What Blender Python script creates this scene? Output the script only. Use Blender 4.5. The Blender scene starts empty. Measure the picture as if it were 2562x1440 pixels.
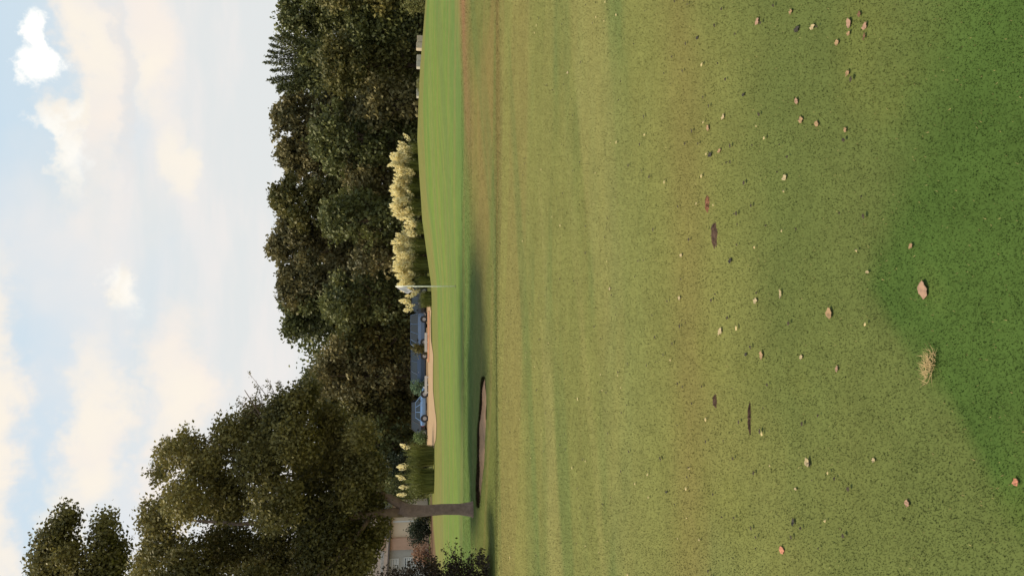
import bpy, math, random
import numpy as np
from mathutils import Vector, Matrix
# ------------------------------------------------------------------ camera, sky, sun, exposure
sc = bpy.context.scene
COL = sc.collection
F_PX, PITCH, EYE, HZ = 1970.0, math.radians(7.23), 1.6, 1031
cam = bpy.data.cameras.new('camera'); camo = bpy.data.objects.new('camera', cam); COL.objects.link(camo)
cam.sensor_width = 36; cam.sensor_fit = 'HORIZONTAL'; cam.lens = 36*F_PX/2562
cam.clip_start = 0.05; cam.clip_end = 4000
Fv = Vector((0, math.cos(PITCH), -math.sin(PITCH))); Uv = Vector((0, math.sin(PITCH), math.cos(PITCH))); Rv = Vector((1, 0, 0))
# the phone was held upright but the picture is stored lying on its side: sky towards picture left
m = Matrix.Identity(4)
for i in range(3):
    m[i][0] = -Uv[i]; m[i][1] = Rv[i]; m[i][2] = -Fv[i]
m[0][3], m[1][3], m[2][3] = 0, 0, EYE
camo.matrix_world = m
sc.camera = camo
sc.view_settings.view_transform = 'Standard'; sc.view_settings.look = 'None'
sc.view_settings.exposure = 1.0; sc.view_settings.gamma = 1; sc.view_settings.use_curve_mapping = False

SUN_EL, SUN_A = math.radians(57), math.radians(4)          # low sun from the left, a little beyond the camera
sdir = Vector((-math.cos(SUN_EL)*math.cos(SUN_A), math.cos(SUN_EL)*math.sin(SUN_A), math.sin(SUN_EL)))
sun = bpy.data.lights.new('sun', 'SUN'); sun.energy = 2.75; sun.angle = math.radians(12.0); sun.color = (1.0, 0.86, 0.62)
suno = bpy.data.objects.new('sun', sun); COL.objects.link(suno)
suno.rotation_euler = sdir.to_track_quat('Z', 'Y').to_euler()

def ray(xi, yi): return (Fv*F_PX + Rv*(720-yi) - Uv*(xi-1281)).normalized()

W = bpy.data.worlds.new('World'); sc.world = W; W.use_nodes = True
nt = W.node_tree; N = nt.nodes; L = nt.links; N.clear()
def nd(t, **k):
    n = N.new(t)
    for a, b in k.items(): setattr(n, a, b)
    return n
def setin(n, i, v):
    if hasattr(v, 'is_linked') or hasattr(v, 'links'): L.new(v, n.inputs[i])
    else: n.inputs[i].default_value = v
def M(op, a, b=None, c=None, clamp=False):
    n = nd('ShaderNodeMath', operation=op, use_clamp=clamp)
    for i, v in enumerate((a, b, c)):
        if v is not None: setin(n, i, v)
    return n.outputs[0]
def mixc(f, a, b):
    n = nd('ShaderNodeMix', data_type='RGBA')
    for k, v in ((0, f), (6, a), (7, b)):
        if isinstance(v, tuple): v = v+(1,)
        setin(n, k, v)
    return n.outputs[2]
tc = nd('ShaderNodeTexCoord').outputs['Generated']
def noise(vec, scale, detail=4, rough=.55, col=False):
    n = nd('ShaderNodeTexNoise'); L.new(vec, n.inputs['Vector']); n.inputs['Scale'].default_value = scale
    n.inputs['Detail'].default_value = detail; n.inputs['Roughness'].default_value = rough
    return n.outputs['Color' if col else 'Fac']
def vm(op, a, b):
    n = nd('ShaderNodeVectorMath', operation=op); setin(n, 0, a); setin(n, 1, b); return n.outputs[0]
def smooth(v, lo, hi):
    n = nd('ShaderNodeMapRange', interpolation_type='SMOOTHSTEP'); setin(n, 0, v)
    n.inputs[1].default_value = lo; n.inputs[2].default_value = hi; return n.outputs[0]
# directions wobbled by noise give the cloud edges
wob = vm('SCALE', vm('SUBTRACT', noise(tc, 6, 5, .6, True), (.5, .5, .5)), (0, 0, 0)); wob.node.inputs['Scale'].default_value = .15
wob2 = vm('SCALE', vm('SUBTRACT', noise(tc, 25, 5, .62, True), (.5, .5, .5)), (0, 0, 0)); wob2.node.inputs['Scale'].default_value = .05
dv = vm('ADD', vm('ADD', tc, wob), wob2)
sp = nd('ShaderNodeSeparateXYZ'); L.new(dv, sp.inputs[0])
az = M('ARCTAN2', sp.outputs[0], sp.outputs[1]); el = M('ARCSINE', M('MINIMUM', M('MAXIMUM', sp.outputs[2], -1.0), 1.0))
wob3 = vm('SCALE', vm('SUBTRACT', noise(tc, 34, 5, .6, True), (.5, .5, .5)), (0, 0, 0)); wob3.node.inputs['Scale'].default_value = .05
sp3 = nd('ShaderNodeSeparateXYZ'); L.new(vm('ADD', tc, wob3), sp3.inputs[0])
AZ = [az, M('ARCTAN2', sp3.outputs[0], sp3.outputs[1])]; EL = [el, M('ARCSINE', M('MINIMUM', M('MAXIMUM', sp3.outputs[2], -1.0), 1.0))]
def azel(xi, yi):
    d = ray(xi, yi); return math.atan2(d.x, d.y), math.asin(d.z)
def blob(x0, x1, y0, y1, soft=.45, w=0):
    az = AZ[w]; el = EL[w]
    a, e = azel((x0+x1)/2, (y0+y1)/2)
    a0, _ = azel((x0+x1)/2, y1); a1, _ = azel((x0+x1)/2, y0); _, e0 = azel(x1, (y0+y1)/2); _, e1 = azel(x0, (y0+y1)/2)
    da = M('DIVIDE', M('SUBTRACT', az, a), (a1-a0)/2); de = M('DIVIDE', M('SUBTRACT', el, e), (e1-e0)/2)
    r = M('SQRT', M('ADD', M('MULTIPLY', da, da), M('MULTIPLY', de, de)))
    return smooth(r, 1+soft, 1-soft)
def mx(*v):
    o = v[0]
    for k in v[1:]: o = M('MAXIMUM', o, k)
    return o
sky = nd('ShaderNodeTexSky', sky_type='NISHITA', sun_disc=False, sun_elevation=SUN_EL, sun_rotation=math.atan2(sdir.x, sdir.y))
sky.air_density = 1.0; sky.dust_density = 1.6
S = 10.0   # background strength is 0.1
def c(r, g, b, k=.5):   # display value -> world value before exposure
    f = lambda v: ((v/255+.055)/1.055)**2.4*k*S
    return (f(r), f(g), f(b))
skyc = mixc(.93, sky.outputs[0], c(202, 225, 240))
esp = nd('ShaderNodeSeparateXYZ'); L.new(tc, esp.inputs[0])
haze = smooth(esp.outputs[2], .50, .20)
g = noise(tc, 3.2, 5, .5)
soft = smooth(M('ADD', g, M('MULTIPLY', haze, .35)), .45, .85)
strk = noise(vm('MULTIPLY', tc, (1, 1, 4.5)), 3.6, 5, .55)
hz = mixc(smooth(strk, .38, .62), c(230, 232, 231), c(242, 237, 233))
colr = mixc(M('MULTIPLY', mx(soft, haze), .93), skyc, hz)
# warm diffuse glow banks
warm = mx(blob(140, 290, -300, 500, .5), blob(290, 460, -200, 330, .6), blob(325, 510, 800, 1120, .45), blob(340, 430, 1080, 1340, .5), blob(150, 300, 880, 1300, .6), blob(-90, 50, 700, 1600, .7))
colr = mixc(M('MULTIPLY', warm, M('ADD', .35, noise(tc, 9, 5, .6))), colr, c(250, 240, 230))
cream = mx(blob(150, 240, -100, 240, .8), blob(310, 420, 100, 300, .9), blob(165, 275, 890, 1100, .7), blob(145, 285, 1120, 1260, .8), blob(265, 345, 650, 770, .5),
           blob(150, 210, 250, 480, .45), blob(340, 470, 900, 1090, .8), blob(-80, 30, 760, 1500, .7), blob(395, 490, 340, 470, .6), blob(90, 200, 1230, 1500, .6))
colr = mixc(M('MULTIPLY', cream, M('ADD', .45, M('MULTIPLY', noise(tc, 16, 5, .6), .6))), colr, c(254, 245, 230))
grey = M('MULTIPLY', blob(262, 310, -100, 480, .6), .45)
colr = mixc(grey, colr, c(226, 226, 226))
white = mx(blob(36, 152, 108, 216, .26, 1), blob(48, 120, 26, 145, .3, 1), M('MULTIPLY', blob(145, 180, 300, 400, .9), .5), M('MULTIPLY', blob(165, 225, 375, 470, .9), .5), M('MULTIPLY', blob(265, 300, 640, 720, .9), .4), M('MULTIPLY', blob(290, 345, 690, 775, .9), .4))
colr = mixc(white, colr, c(255, 254, 249, .54))
bg = nd('ShaderNodeBackground'); L.new(colr, bg.inputs[0]); bg.inputs[1].default_value = 1/S
wo = nd('ShaderNodeOutputWorld'); L.new(bg.outputs[0], wo.inputs[0])

# ------------------------------------------------------------------ helpers
rng = np.random.default_rng(7); random.seed(7)
def tag(o, label=None, cat=None, group=None, kind=None):
    for k, v in (('label', label), ('category', cat), ('group', group), ('kind', kind)):
        if v: o[k] = v
    return o
def link(name, me, mat=None, parent=None):
    o = bpy.data.objects.new(name, me); COL.objects.link(o)
    if mat and me and not me.materials: me.materials.append(mat)
    if parent: o.parent = parent
    return o
def empty(name, loc, rz=0):
    o = bpy.data.objects.new(name, None); COL.objects.link(o); o.location = loc; o.rotation_euler = (0, 0, rz)
    o.empty_display_size = .2; return o
def mesh_np(name, v, f, smoothf=False, **attrs):
    v = np.asarray(v, np.float32); f = np.asarray(f, np.int32); k = f.shape[1]
    me = bpy.data.meshes.new(name)
    me.vertices.add(len(v)); me.vertices.foreach_set('co', v.ravel())
    me.loops.add(f.size); me.loops.foreach_set('vertex_index', f.ravel())
    me.polygons.add(len(f)); me.polygons.foreach_set('loop_start', np.arange(0, f.size, k, dtype=np.int32))
    me.polygons.foreach_set('loop_total', np.full(len(f), k, np.int32))
    me.polygons.foreach_set('use_smooth', np.full(len(f), smoothf, bool))
    for a, val in attrs.items():
        val = np.asarray(val, np.float32)
        if val.ndim == 1:
            at = me.attributes.new(a, 'FLOAT', 'POINT'); at.data.foreach_set('value', val)
        else:
            at = me.attributes.new(a, 'FLOAT_COLOR', 'POINT')
            at.data.foreach_set('color', np.concatenate([val, np.ones((len(val), 1), np.float32)], 1).ravel())
    me.update(calc_edges=True); return me
class MB:
    """collects plain shapes into one mesh"""
    def __init__(s): s.v = []; s.f = []
    def add(s, vs, fs):
        n = len(s.v); s.v += [tuple(p) for p in vs]; s.f += [tuple(i+n for i in q) for q in fs]; return s
    def box(s, x0, x1, y0, y1, z0, z1):
        return s.add([(x, y, z) for x in (x0, x1) for y in (y0, y1) for z in (z0, z1)],
                     [(0, 1, 3, 2), (4, 6, 7, 5), (0, 4, 5, 1), (2, 3, 7, 6), (0, 2, 6, 4), (1, 5, 7, 3)])
    def tube(s, pts, rad, n=8, cap=True):
        pts = [Vector(p) for p in pts]; vs = []; fs = []
        for i, p in enumerate(pts):
            d = (pts[min(i+1, len(pts)-1)]-pts[max(i-1, 0)]).normalized()
            a = d.cross(Vector((.3, .9, .1)) if abs(d.z) > .8 else Vector((0, 0, 1))).normalized(); b = d.cross(a)
            for k in range(n):
                t = 2*math.pi*k/n; vs.append(p+(a*math.cos(t)+b*math.sin(t))*rad[i])
        for i in range(len(pts)-1):
            for k in range(n):
                fs.append((i*n+k, i*n+(k+1) % n, (i+1)*n+(k+1) % n, (i+1)*n+k))
        if cap: fs += [tuple(range(n))[::-1], tuple((len(pts)-1)*n+k for k in range(n))]
        return s.add(vs, fs)
    def mesh(s, name, smoothf=False, bevel=0):
        me = bpy.data.meshes.new(name); me.from_pydata(s.v, [], s.f)
        import bmesh
        bm = bmesh.new(); bm.from_mesh(me); bmesh.ops.recalc_face_normals(bm, faces=bm.faces)
        if bevel: bmesh.ops.bevel(bm, geom=list(bm.edges), offset=bevel, segments=2, affect='EDGES', clamp_overlap=True)
        bm.to_mesh(me); bm.free()
        if smoothf:
            me.polygons.foreach_set('use_smooth', [True]*len(me.polygons))
        me.update(); return me
    def build(s, name, mat, parent=None, **k): return link(name, s.mesh(name, **k), mat, parent)

class NoiseT:
    def __init__(s, seed): s.t = np.random.default_rng(seed).random((256, 256))
    def __call__(s, x, y):
        xi = np.floor(x).astype(int); yi = np.floor(y).astype(int); fx = x-xi; fy = y-yi
        fx = fx*fx*(3-2*fx); fy = fy*fy*(3-2*fy); t = s.t
        a = t[xi % 256, yi % 256]; b = t[(xi+1) % 256, yi % 256]; cc = t[xi % 256, (yi+1) % 256]; d = t[(xi+1) % 256, (yi+1) % 256]
        return (a*(1-fx)+b*fx)*(1-fy)+(cc*(1-fx)+d*fx)*fy
    def fbm(s, x, y, o=4):
        r = 0; w = 1; tot = 0
        for k in range(o):
            r = r+w*s(x*2**k+17*k, y*2**k+31*k); tot += w; w *= .5
        return r/tot
nz, nz2, nz3 = NoiseT(1), NoiseT(2), NoiseT(3)
def ss(a, b, x):
    t = np.clip((x-a)/(b-a), 0, 1); return t*t*(3-2*t)

# terrain height ------------------------------------------------------
CR_Y = 58.
_cy = np.array([-200, 0, 200, 350, 450, 550, 650, 716, 850, 1000, 1100, 1250, 1500])
_cv = np.array([1064, 1066, 1049, 1044, 1049, 1056, 1070, 1079, 1083, 1088, 1086, 1084, 1084])
_cx = ((720-_cy)/F_PX*CR_Y)[::-1]; _ch = (EYE-(_cv-HZ)*CR_Y/F_PX)[::-1]
def bunker(x, y):
    cy = 18.42+(-3.5-x)*.28+.05*np.sin(x*5)
    return ((x+3.66)/1.56)**2+((y-cy)/(.43+.05*np.sin(x*3.1)))**2
def height(x, y):
    hc = np.interp(x, _cx, _ch)
    s = ss(19.3, CR_Y, y); back = 1-ss(CR_Y, CR_Y+9, y)
    h = s*hc*back
    h = h+.07*ss(18.7, 20.3, y)*(1-ss(24, 45, y))
    h = h-.13*np.exp(-((y-16.6)/1.5)**2)+.03*np.exp(-((y-12.6)/2.)**2)
    h = h+.09*(nz.fbm(x*.20+.5, (y-.4*x)*.20, 3)-.5)*ss(5, 12, y)*(1-.6*ss(30, 50, y))
    h = h+.006*(nz2.fbm(x*3.1, y*3.1, 3)-.5)
    b = bunker(x, y); h = h-.28*(1-ss(.80, 1.0, b))
    return h
def H(x, y): return float(height(np.array([float(x)]), np.array([float(y)]))[0])
def gnd(xi, yi):
    """point where the line of sight of a photo pixel meets the terrain"""
    d = ray(xi, yi); t = .5; p = Vector((0, 0, EYE))
    while t < 300:
        q = p+d*t; hh = H(q.x, q.y)
        if q.z <= hh: break
        t += max(.02, (q.z-hh)*.5)
    return Vector((q.x, q.y, hh))
def P(xi, yi, depth):
    d = ray(xi, yi); return Vector((0, 0, EYE))+d*(depth/d.y)

# turf colour ---------------------------------------------------------
def lerp(a, b, t): return a+(np.asarray(b)-a)*t[:, None]
def turf(x, y):
    n1 = nz.fbm(x*.9, y*.9, 4); n2 = nz2.fbm(x*.35+5, y*1.3, 4); n3 = nz3.fbm(x*2.6, y*2.6, 4); n4 = nz3.fbm(x*.12+9, y*.55, 3)
    st = nz2.fbm(x*.12+x*.0+40, (y+.18*x)*2.2, 3)          # mowing streaks
    C = np.tile(np.array([.152, .158, .049]), (len(x), 1))
    C = lerp(C, (.108, .138, .046), ss(.46, .72, n2)*.75)
    C = lerp(C, (.178, .155, .052), ss(.52, .74, n1)*.15)
    C = lerp(C, (.175, .172, .056), ss(.52, .70, st)*.5*ss(4.5, 7, y))
    du = y-.42*x; dw = x+.42*y; d1 = nz3.fbm(dw*.10+3, du*.70, 4); d2 = nz.fbm(dw*.12+33, (y-.25*x)*.8, 4); far_ = ss(4.6, 7, y)*(1-ss(14, 16, y))
    C = lerp(C, (.225, .205, .075), ss(.48, .64, d1)*.5*far_); C = lerp(C, (.108, .140, .044), ss(.50, .66, d2)*.6*far_)
    # browner, thinner strip about four metres out
    C = lerp(C, (.165, .125, .044), .42*np.exp(-((y-4.45-.05*x)/.33)**2)*ss(.3, .6, n1+.15))
    # darker, greener turf towards the camera, deepest in a slanting wedge
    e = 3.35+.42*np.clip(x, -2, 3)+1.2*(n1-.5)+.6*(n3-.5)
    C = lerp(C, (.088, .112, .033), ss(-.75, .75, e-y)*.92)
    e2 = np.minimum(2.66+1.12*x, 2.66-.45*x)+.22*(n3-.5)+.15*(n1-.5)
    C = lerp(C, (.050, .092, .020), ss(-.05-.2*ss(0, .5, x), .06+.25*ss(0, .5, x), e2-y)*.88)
    C = lerp(C, (.115, .120, .032), ss(.56, .74, n3)*.35*(1-ss(4, 6, y)))
    # crest of the fairway
    C = lerp(C, (.190, .178, .056), .75*ss(9.5, 12, y)*(1-ss(14.0, 14.8, y+.25*np.sin(x*.4))))
    # the dip in front of the green
    dip = ss(14.1, 15.0, y+.25*np.sin(x*.4))
    C = lerp(C, (.122, .130, .038), dip)
    br = dip*(ss(.42, .62, n4)*.7+.08)*ss(-2.0, 3, x)
    C = lerp(C, (.185, .140, .050), br)
    C = lerp(C, (.085, .108, .026), dip*(1-ss(-5, -1, x))*.6)  # left end darker: tree shade put into the turf colour
    red = np.exp(-(((y-21.2-.32*(x-3)))/1.15)**2)*ss(2.4, 5, x)*ss(.30, .60, n4+.15)
    C = lerp(C, (.21, .115, .058), red*.85)
    ge = 19.2+.62*np.clip(x, 0, 20)+.5*(n2-.5)
    gr = ss(-.9, 2.2, y-ge+2.2*(n4-.5)*ss(-1, 4, x))
    G = np.tile(np.array([.114, .164, .034]), (len(x), 1))
    G = lerp(G, (.088, .138, .038), (1-ss(2, 9, y-ge))*.8)
    G = lerp(G, (.142, .166, .046), ss(.48, .68, nz.fbm(x*.05, y*.42+3, 3))*.6)
    G = lerp(G, (.092, .150, .038), ss(.50, .66, nz3.fbm(x*.06+3, y*.3, 3))*.55)
    C = C*(1-gr[:, None])+G*gr[:, None]
    fr = ss(-1.5, 1.5, y-(47+3*(n4-.5)-np.clip(-x-7, 0, 12)*1.0-np.clip(x-6, 0, 12)*.1))
    C = lerp(C, (.150, .140, .042), fr*.8)
    C = lerp(C, (.065, .072, .022), ss(60, 64, y))  # shaded grass beyond the crest, the shade mixed into its colour
    mul = ss(-17.2, -18.2, x-.0*y)*ss(49, 51.5, y)*(1-ss(68, 72, y))
    C = lerp(C, (.105, .062, .038), mul)
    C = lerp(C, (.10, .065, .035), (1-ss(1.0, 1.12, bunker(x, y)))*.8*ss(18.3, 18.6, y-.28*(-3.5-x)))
    s2 = nz2.fbm(x*.035+70, y*1.1+.05*x*y**.5, 4); s3 = nz.fbm(x*.07+11, y*.8-.09*x*np.sqrt(y), 4)
    mid = ss(5, 9, y)*(1-ss(56, 62, y))
    C = lerp(C, (.172, .140, .050), ss(.50, .68, s2)*.42*mid); C = lerp(C, (.090, .128, .040), ss(.52, .68, s3)*.45*mid)
    return C*(0.86+.13*n3[:, None])

# ------------------------------------------------------------------ materials
def mat(name, col=(.5, .5, .5), rough=.7, metal=0, vary=0, scale=5, bump=0, attr=None, trans=0, spec=.5, coat=0, col2=None):
    mt = bpy.data.materials.new(name); mt.use_nodes = True
    t = mt.node_tree; n = t.nodes; l = t.links; p = n['Principled BSDF']; out = n['Material Output']
    p.inputs['Roughness'].default_value = rough; p.inputs['Metallic'].default_value = metal
    p.inputs['Specular IOR Level'].default_value = spec; p.inputs['Coat Weight'].default_value = coat
    src = None
    if attr == 'turf':
        a = n.new('ShaderNodeAttribute'); a.attribute_name = 'turf'; src = a.outputs['Color']
    elif attr == 'tint':
        a = n.new('ShaderNodeAttribute'); a.attribute_name = 'tint'
        r = n.new('ShaderNodeMix'); r.data_type = 'RGBA'; l.new(a.outputs['Fac'], r.inputs[0])
        r.inputs[6].default_value = (*col, 1); r.inputs[7].default_value = (*col2, 1); src = r.outputs[2]
    else:
        r = n.new('ShaderNodeRGB'); r.outputs[0].default_value = (*col, 1); src = r.outputs[0]
    if vary or bump:
        g_ = n.new('ShaderNodeNewGeometry'); no = n.new('ShaderNodeTexNoise'); no.inputs['Scale'].default_value = scale
        no.inputs['Detail'].default_value = 6; no.inputs['Roughness'].default_value = .65
        l.new(g_.outputs['Position'], no.inputs['Vector'])
        if vary:
            mr = n.new('ShaderNodeMapRange'); l.new(no.outputs['Fac'], mr.inputs[0]); mr.inputs[1].default_value = .25; mr.inputs[2].default_value = .75
            mr.inputs[3].default_value = 1-vary; mr.inputs[4].default_value = 1+vary
            vmn = n.new('ShaderNodeVectorMath'); vmn.operation = 'SCALE'; l.new(src, vmn.inputs[0]); l.new(mr.outputs[0], vmn.inputs['Scale']); src = vmn.outputs[0]
        if bump:
            b = n.new('ShaderNodeBump'); b.inputs['Strength'].default_value = bump; b.inputs['Distance'].default_value = .02
            l.new(no.outputs['Fac'], b.inputs['Height']); l.new(b.outputs[0], p.inputs['Normal'])
    if name == 'turf_soil':
        for sc2, am in ((7.0, .09), (1.7, .08)):
            g2 = n.new('ShaderNodeNewGeometry'); n2 = n.new('ShaderNodeTexNoise'); n2.inputs['Scale'].default_value = sc2; n2.inputs['Detail'].default_value = 5; n2.inputs['Roughness'].default_value = .7
            l.new(g2.outputs['Position'], n2.inputs['Vector']); r2 = n.new('ShaderNodeMapRange'); l.new(n2.outputs['Fac'], r2.inputs[0])
            r2.inputs[1].default_value = .3; r2.inputs[2].default_value = .7; r2.inputs[3].default_value = 1-am; r2.inputs[4].default_value = 1+am
            v2 = n.new('ShaderNodeVectorMath'); v2.operation = 'SCALE'; l.new(src, v2.inputs[0]); l.new(r2.outputs[0], v2.inputs['Scale']); src = v2.outputs[0]
    l.new(src, p.inputs['Base Color'])
    if trans:
        tr = n.new('ShaderNodeBsdfTranslucent'); l.new(src, tr.inputs[0]); mxs = n.new('ShaderNodeMixShader'); mxs.inputs[0].default_value = trans
        l.new(p.outputs[0], mxs.inputs[1]); l.new(tr.outputs[0], mxs.inputs[2]); l.new(mxs.outputs[0], out.inputs[0])
    return mt
m_turf = mat('turf_soil', attr='turf', rough=.95, spec=.05, vary=.07, scale=38, bump=.08)
m_blade = mat('grass_blade', attr='turf', rough=.8, spec=.05)
_t = m_blade.node_tree; _g = _t.nodes.new('ShaderNodeNewGeometry'); _s = _t.nodes.new('ShaderNodeVectorMath'); _s.operation = 'SCALE'; _s.inputs['Scale'].default_value = .22
_a = _t.nodes.new('ShaderNodeVectorMath'); _a.operation = 'ADD'; _a.inputs[1].default_value = (0, 0, 1); _n = _t.nodes.new('ShaderNodeVectorMath'); _n.operation = 'NORMALIZE'
_t.links.new(_g.outputs['Normal'], _s.inputs[0]); _t.links.new(_s.outputs[0], _a.inputs[0]); _t.links.new(_a.outputs[0], _n.inputs[0]); _t.links.new(_n.outputs[0], _t.nodes['Principled BSDF'].inputs['Normal'])
m_bark = mat('bark', (.22, .155, .12), .9, vary=.35, scale=9, bump=.8, spec=.2)
m_bark2 = mat('far_bark', (.10, .07, .05), .9, vary=.3, scale=5, spec=.2)
LEAF = dict(rough=.55, spec=.25, attr='tint', trans=.22)
m_oak = mat('oak_leaf', (.056, .056, .018), col2=(.30, .25, .075), **LEAF)
m_far_brown = mat('brown_green_leaf', (.060, .060, .026), col2=(.25, .205, .08), **LEAF)
m_far_green = mat('dark_green_leaf', (.050, .058, .022), col2=(.19, .195, .06), **LEAF)
m_far_olive = mat('olive_leaf', (.064, .068, .020), col2=(.24, .20, .06), **LEAF)
m_yellow = mat('yellow_green_leaf', (.10, .11, .03), col2=(.30, .27, .10), **LEAF)
m_red = mat('rusty_leaf', (.15, .06, .03), col2=(.55, .36, .24), **LEAF)
m_hedge = mat('hedge_leaf', (.010, .016, .008), col2=(.03, .045, .018), **LEAF)
m_brownbush = mat('brown_bush_leaf', (.022, .016, .010), col2=(.075, .055, .035), **LEAF)
m_pale = mat('pale_green_leaf', (.12, .17, .06), col2=(.22, .28, .10), **LEAF)
m_teal = mat('grey_green_leaf', (.10, .17, .10), col2=(.20, .27, .15), **LEAF)
m_blades = mat('pampas_leaf', (.07, .085, .018), col2=(.21, .22, .05), **LEAF)
m_plume = mat('plume', (.74, .66, .36), col2=(.93, .86, .58), rough=.9, attr='tint', trans=.4, spec=.1)

# ------------------------------------------------------------------ ground
def seq(*seg):
    o = [seg[0][0]]
    for a, b, st in seg: o += list(np.linspace(a, b, max(1, round((b-a)/st))+1)[1:])
    return np.array(o)
ys = seq((-12, 1, .6), (1, 15.5, .09), (15.5, 21, .055), (21, 58, .3), (58, 72, .5), (72, 130, 3), (130, 1500, 90))
xs = seq((-1200, -70, 90), (-70, -14, .8), (-14, 14, .1), (14, 70, .8), (70, 1200, 90))
X, Y = np.meshgrid(xs, ys); x = X.ravel(); y = Y.ravel()
nx, ny = len(xs), len(ys)
idx = np.arange(nx*ny).reshape(ny, nx)
fc = np.stack([idx[:-1, :-1], idx[:-1, 1:], idx[1:, 1:], idx[1:, :-1]], -1).reshape(-1, 4)
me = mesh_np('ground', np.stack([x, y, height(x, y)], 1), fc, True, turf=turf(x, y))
tag(link('ground', me, m_turf), kind='structure')

# grass blades: density falls with distance, every blade is a curved sliver
def blades(name, n, y0, y1, hgt, wid, label, mgn=1.1, u=None):
    yy = y0*(y1/y0)**rng.random(n); hw = .40*yy+mgn; xx = (rng.random(n)*2-1)*hw
    keep = bunker(xx, yy) > 1.03; xx = xx[keep]; yy = yy[keep]; n = len(xx)
    zz = height(xx, yy); a = rng.random(n)*math.tau; h = hgt*(.55+.8*rng.random(n))*(1+.05*yy)
    w = wid*(1+.32*yy)*(.7+.6*rng.random(n)); lean = rng.normal(0, .7, (n, 2))*h[:, None]
    b = np.stack([np.cos(a)*w, np.sin(a)*w], 1)
    v = np.zeros((n, 3, 3)); v[:, 0, 0] = xx-b[:, 0]; v[:, 0, 1] = yy-b[:, 1]; v[:, 0, 2] = zz-.002
    v[:, 1, 0] = xx+b[:, 0]; v[:, 1, 1] = yy+b[:, 1]; v[:, 1, 2] = zz-.002
    v[:, 2, 0] = xx+lean[:, 0]; v[:, 2, 1] = yy+lean[:, 1]; v[:, 2, 2] = zz+h
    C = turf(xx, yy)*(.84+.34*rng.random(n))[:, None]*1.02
    straw = rng.random(n) < .012+.02*nz.fbm(xx*2, yy*2); C[straw] = np.array([.24, .20, .085])*(.7+.6*rng.random(straw.sum()))[:, None]
    me = mesh_np(name, v.reshape(-1, 3), np.arange(3*n).reshape(-1, 3), False, turf=np.repeat(C, 3, 0))
    tag(link(name, me, m_blade), label, 'grass', kind='stuff')
blades('turf_grass', 760000, 1.5, 24, .0048, .0010, 'short mown fairway grass covering the foreground')
def edge_grass():
    n = 16000; t = (.02+.96*rng.random(n))*math.pi; xx = -3.66+1.60*np.cos(t); cy = 18.42+(-3.5-xx)*.28+.05*np.sin(xx*5)
    yy = cy+(.43+.05*np.sin(xx*3.1))*np.sin(t)*1.04+rng.normal(0, .03, n)+.02; keep = bunker(xx, yy) > 1.0; xx = xx[keep]; yy = yy[keep]; n = len(xx)
    zz = height(xx, yy); h = .05*(.4+rng.random(n)); a = rng.random(n)*math.tau; v = np.zeros((n, 3, 3)); w = .008
    v[:, 0] = np.stack([xx-np.cos(a)*w, yy-np.sin(a)*w, zz-.01], 1); v[:, 1] = np.stack([xx+np.cos(a)*w, yy+np.sin(a)*w, zz-.01], 1)
    v[:, 2] = np.stack([xx+rng.normal(0, .02, n), yy-.02+rng.normal(0, .02, n), zz+h], 1)
    C = np.tile(np.array([.12, .12, .036]), (n, 1))*(.6+.8*rng.random(n))[:, None]
    me = mesh_np('edge_grass', v.reshape(-1, 3), np.arange(3*n).reshape(-1, 3), False, turf=np.repeat(C, 3, 0))
    tag(link('edge_grass', me, m_blade), 'longer grass fringe round the rim of the sand bunker', 'grass', kind='stuff')
edge_grass()

# bunker sand: dished sheet, steep dark face at the back
m_sand = mat('bunker_sand', (.35, .21, .125), .95, vary=.22, scale=7, bump=.5, spec=.1)
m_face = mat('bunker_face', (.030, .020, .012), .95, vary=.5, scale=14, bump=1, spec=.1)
vs, fs = [], []
NU, NR = 72, 9
for j in range(NR+1):
    r = j/NR
    for i in range(NU):
        t = math.tau*i/NU; xx = -3.66+1.56*math.cos(t)*r; cy = 18.42+(-3.5-xx)*.28+.05*math.sin(xx*5)
        yy = cy+(.43+.05*math.sin(xx*3.1))*math.sin(t)*r; up = max(0, math.sin(t))
        z = -.088+.048*r**2*(0.4+1.4*up)+.012*math.sin(xx*9+yy*4)
        vs.append((xx, yy, z))
for j in range(NR):
    for i in range(NU): fs.append((j*NU+i, j*NU+(i+1) % NU, (j+1)*NU+(i+1) % NU, (j+1)*NU+i))
mb = MB(); mb.add(vs, fs); tag(mb.build('bunker_sand', m_sand, smoothf=True), kind='structure')
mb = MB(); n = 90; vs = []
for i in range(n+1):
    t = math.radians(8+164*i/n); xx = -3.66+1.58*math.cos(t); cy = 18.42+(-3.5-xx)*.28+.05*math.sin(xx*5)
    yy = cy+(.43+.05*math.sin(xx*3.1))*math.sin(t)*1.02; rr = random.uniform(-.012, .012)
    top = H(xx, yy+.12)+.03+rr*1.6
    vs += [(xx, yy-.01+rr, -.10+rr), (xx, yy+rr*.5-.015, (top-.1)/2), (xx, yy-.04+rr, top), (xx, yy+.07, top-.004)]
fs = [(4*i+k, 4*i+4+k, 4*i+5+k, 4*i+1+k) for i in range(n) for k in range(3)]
mb.add(vs, fs); tag(mb.build('bunker_face', m_face), kind='structure')

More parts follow.
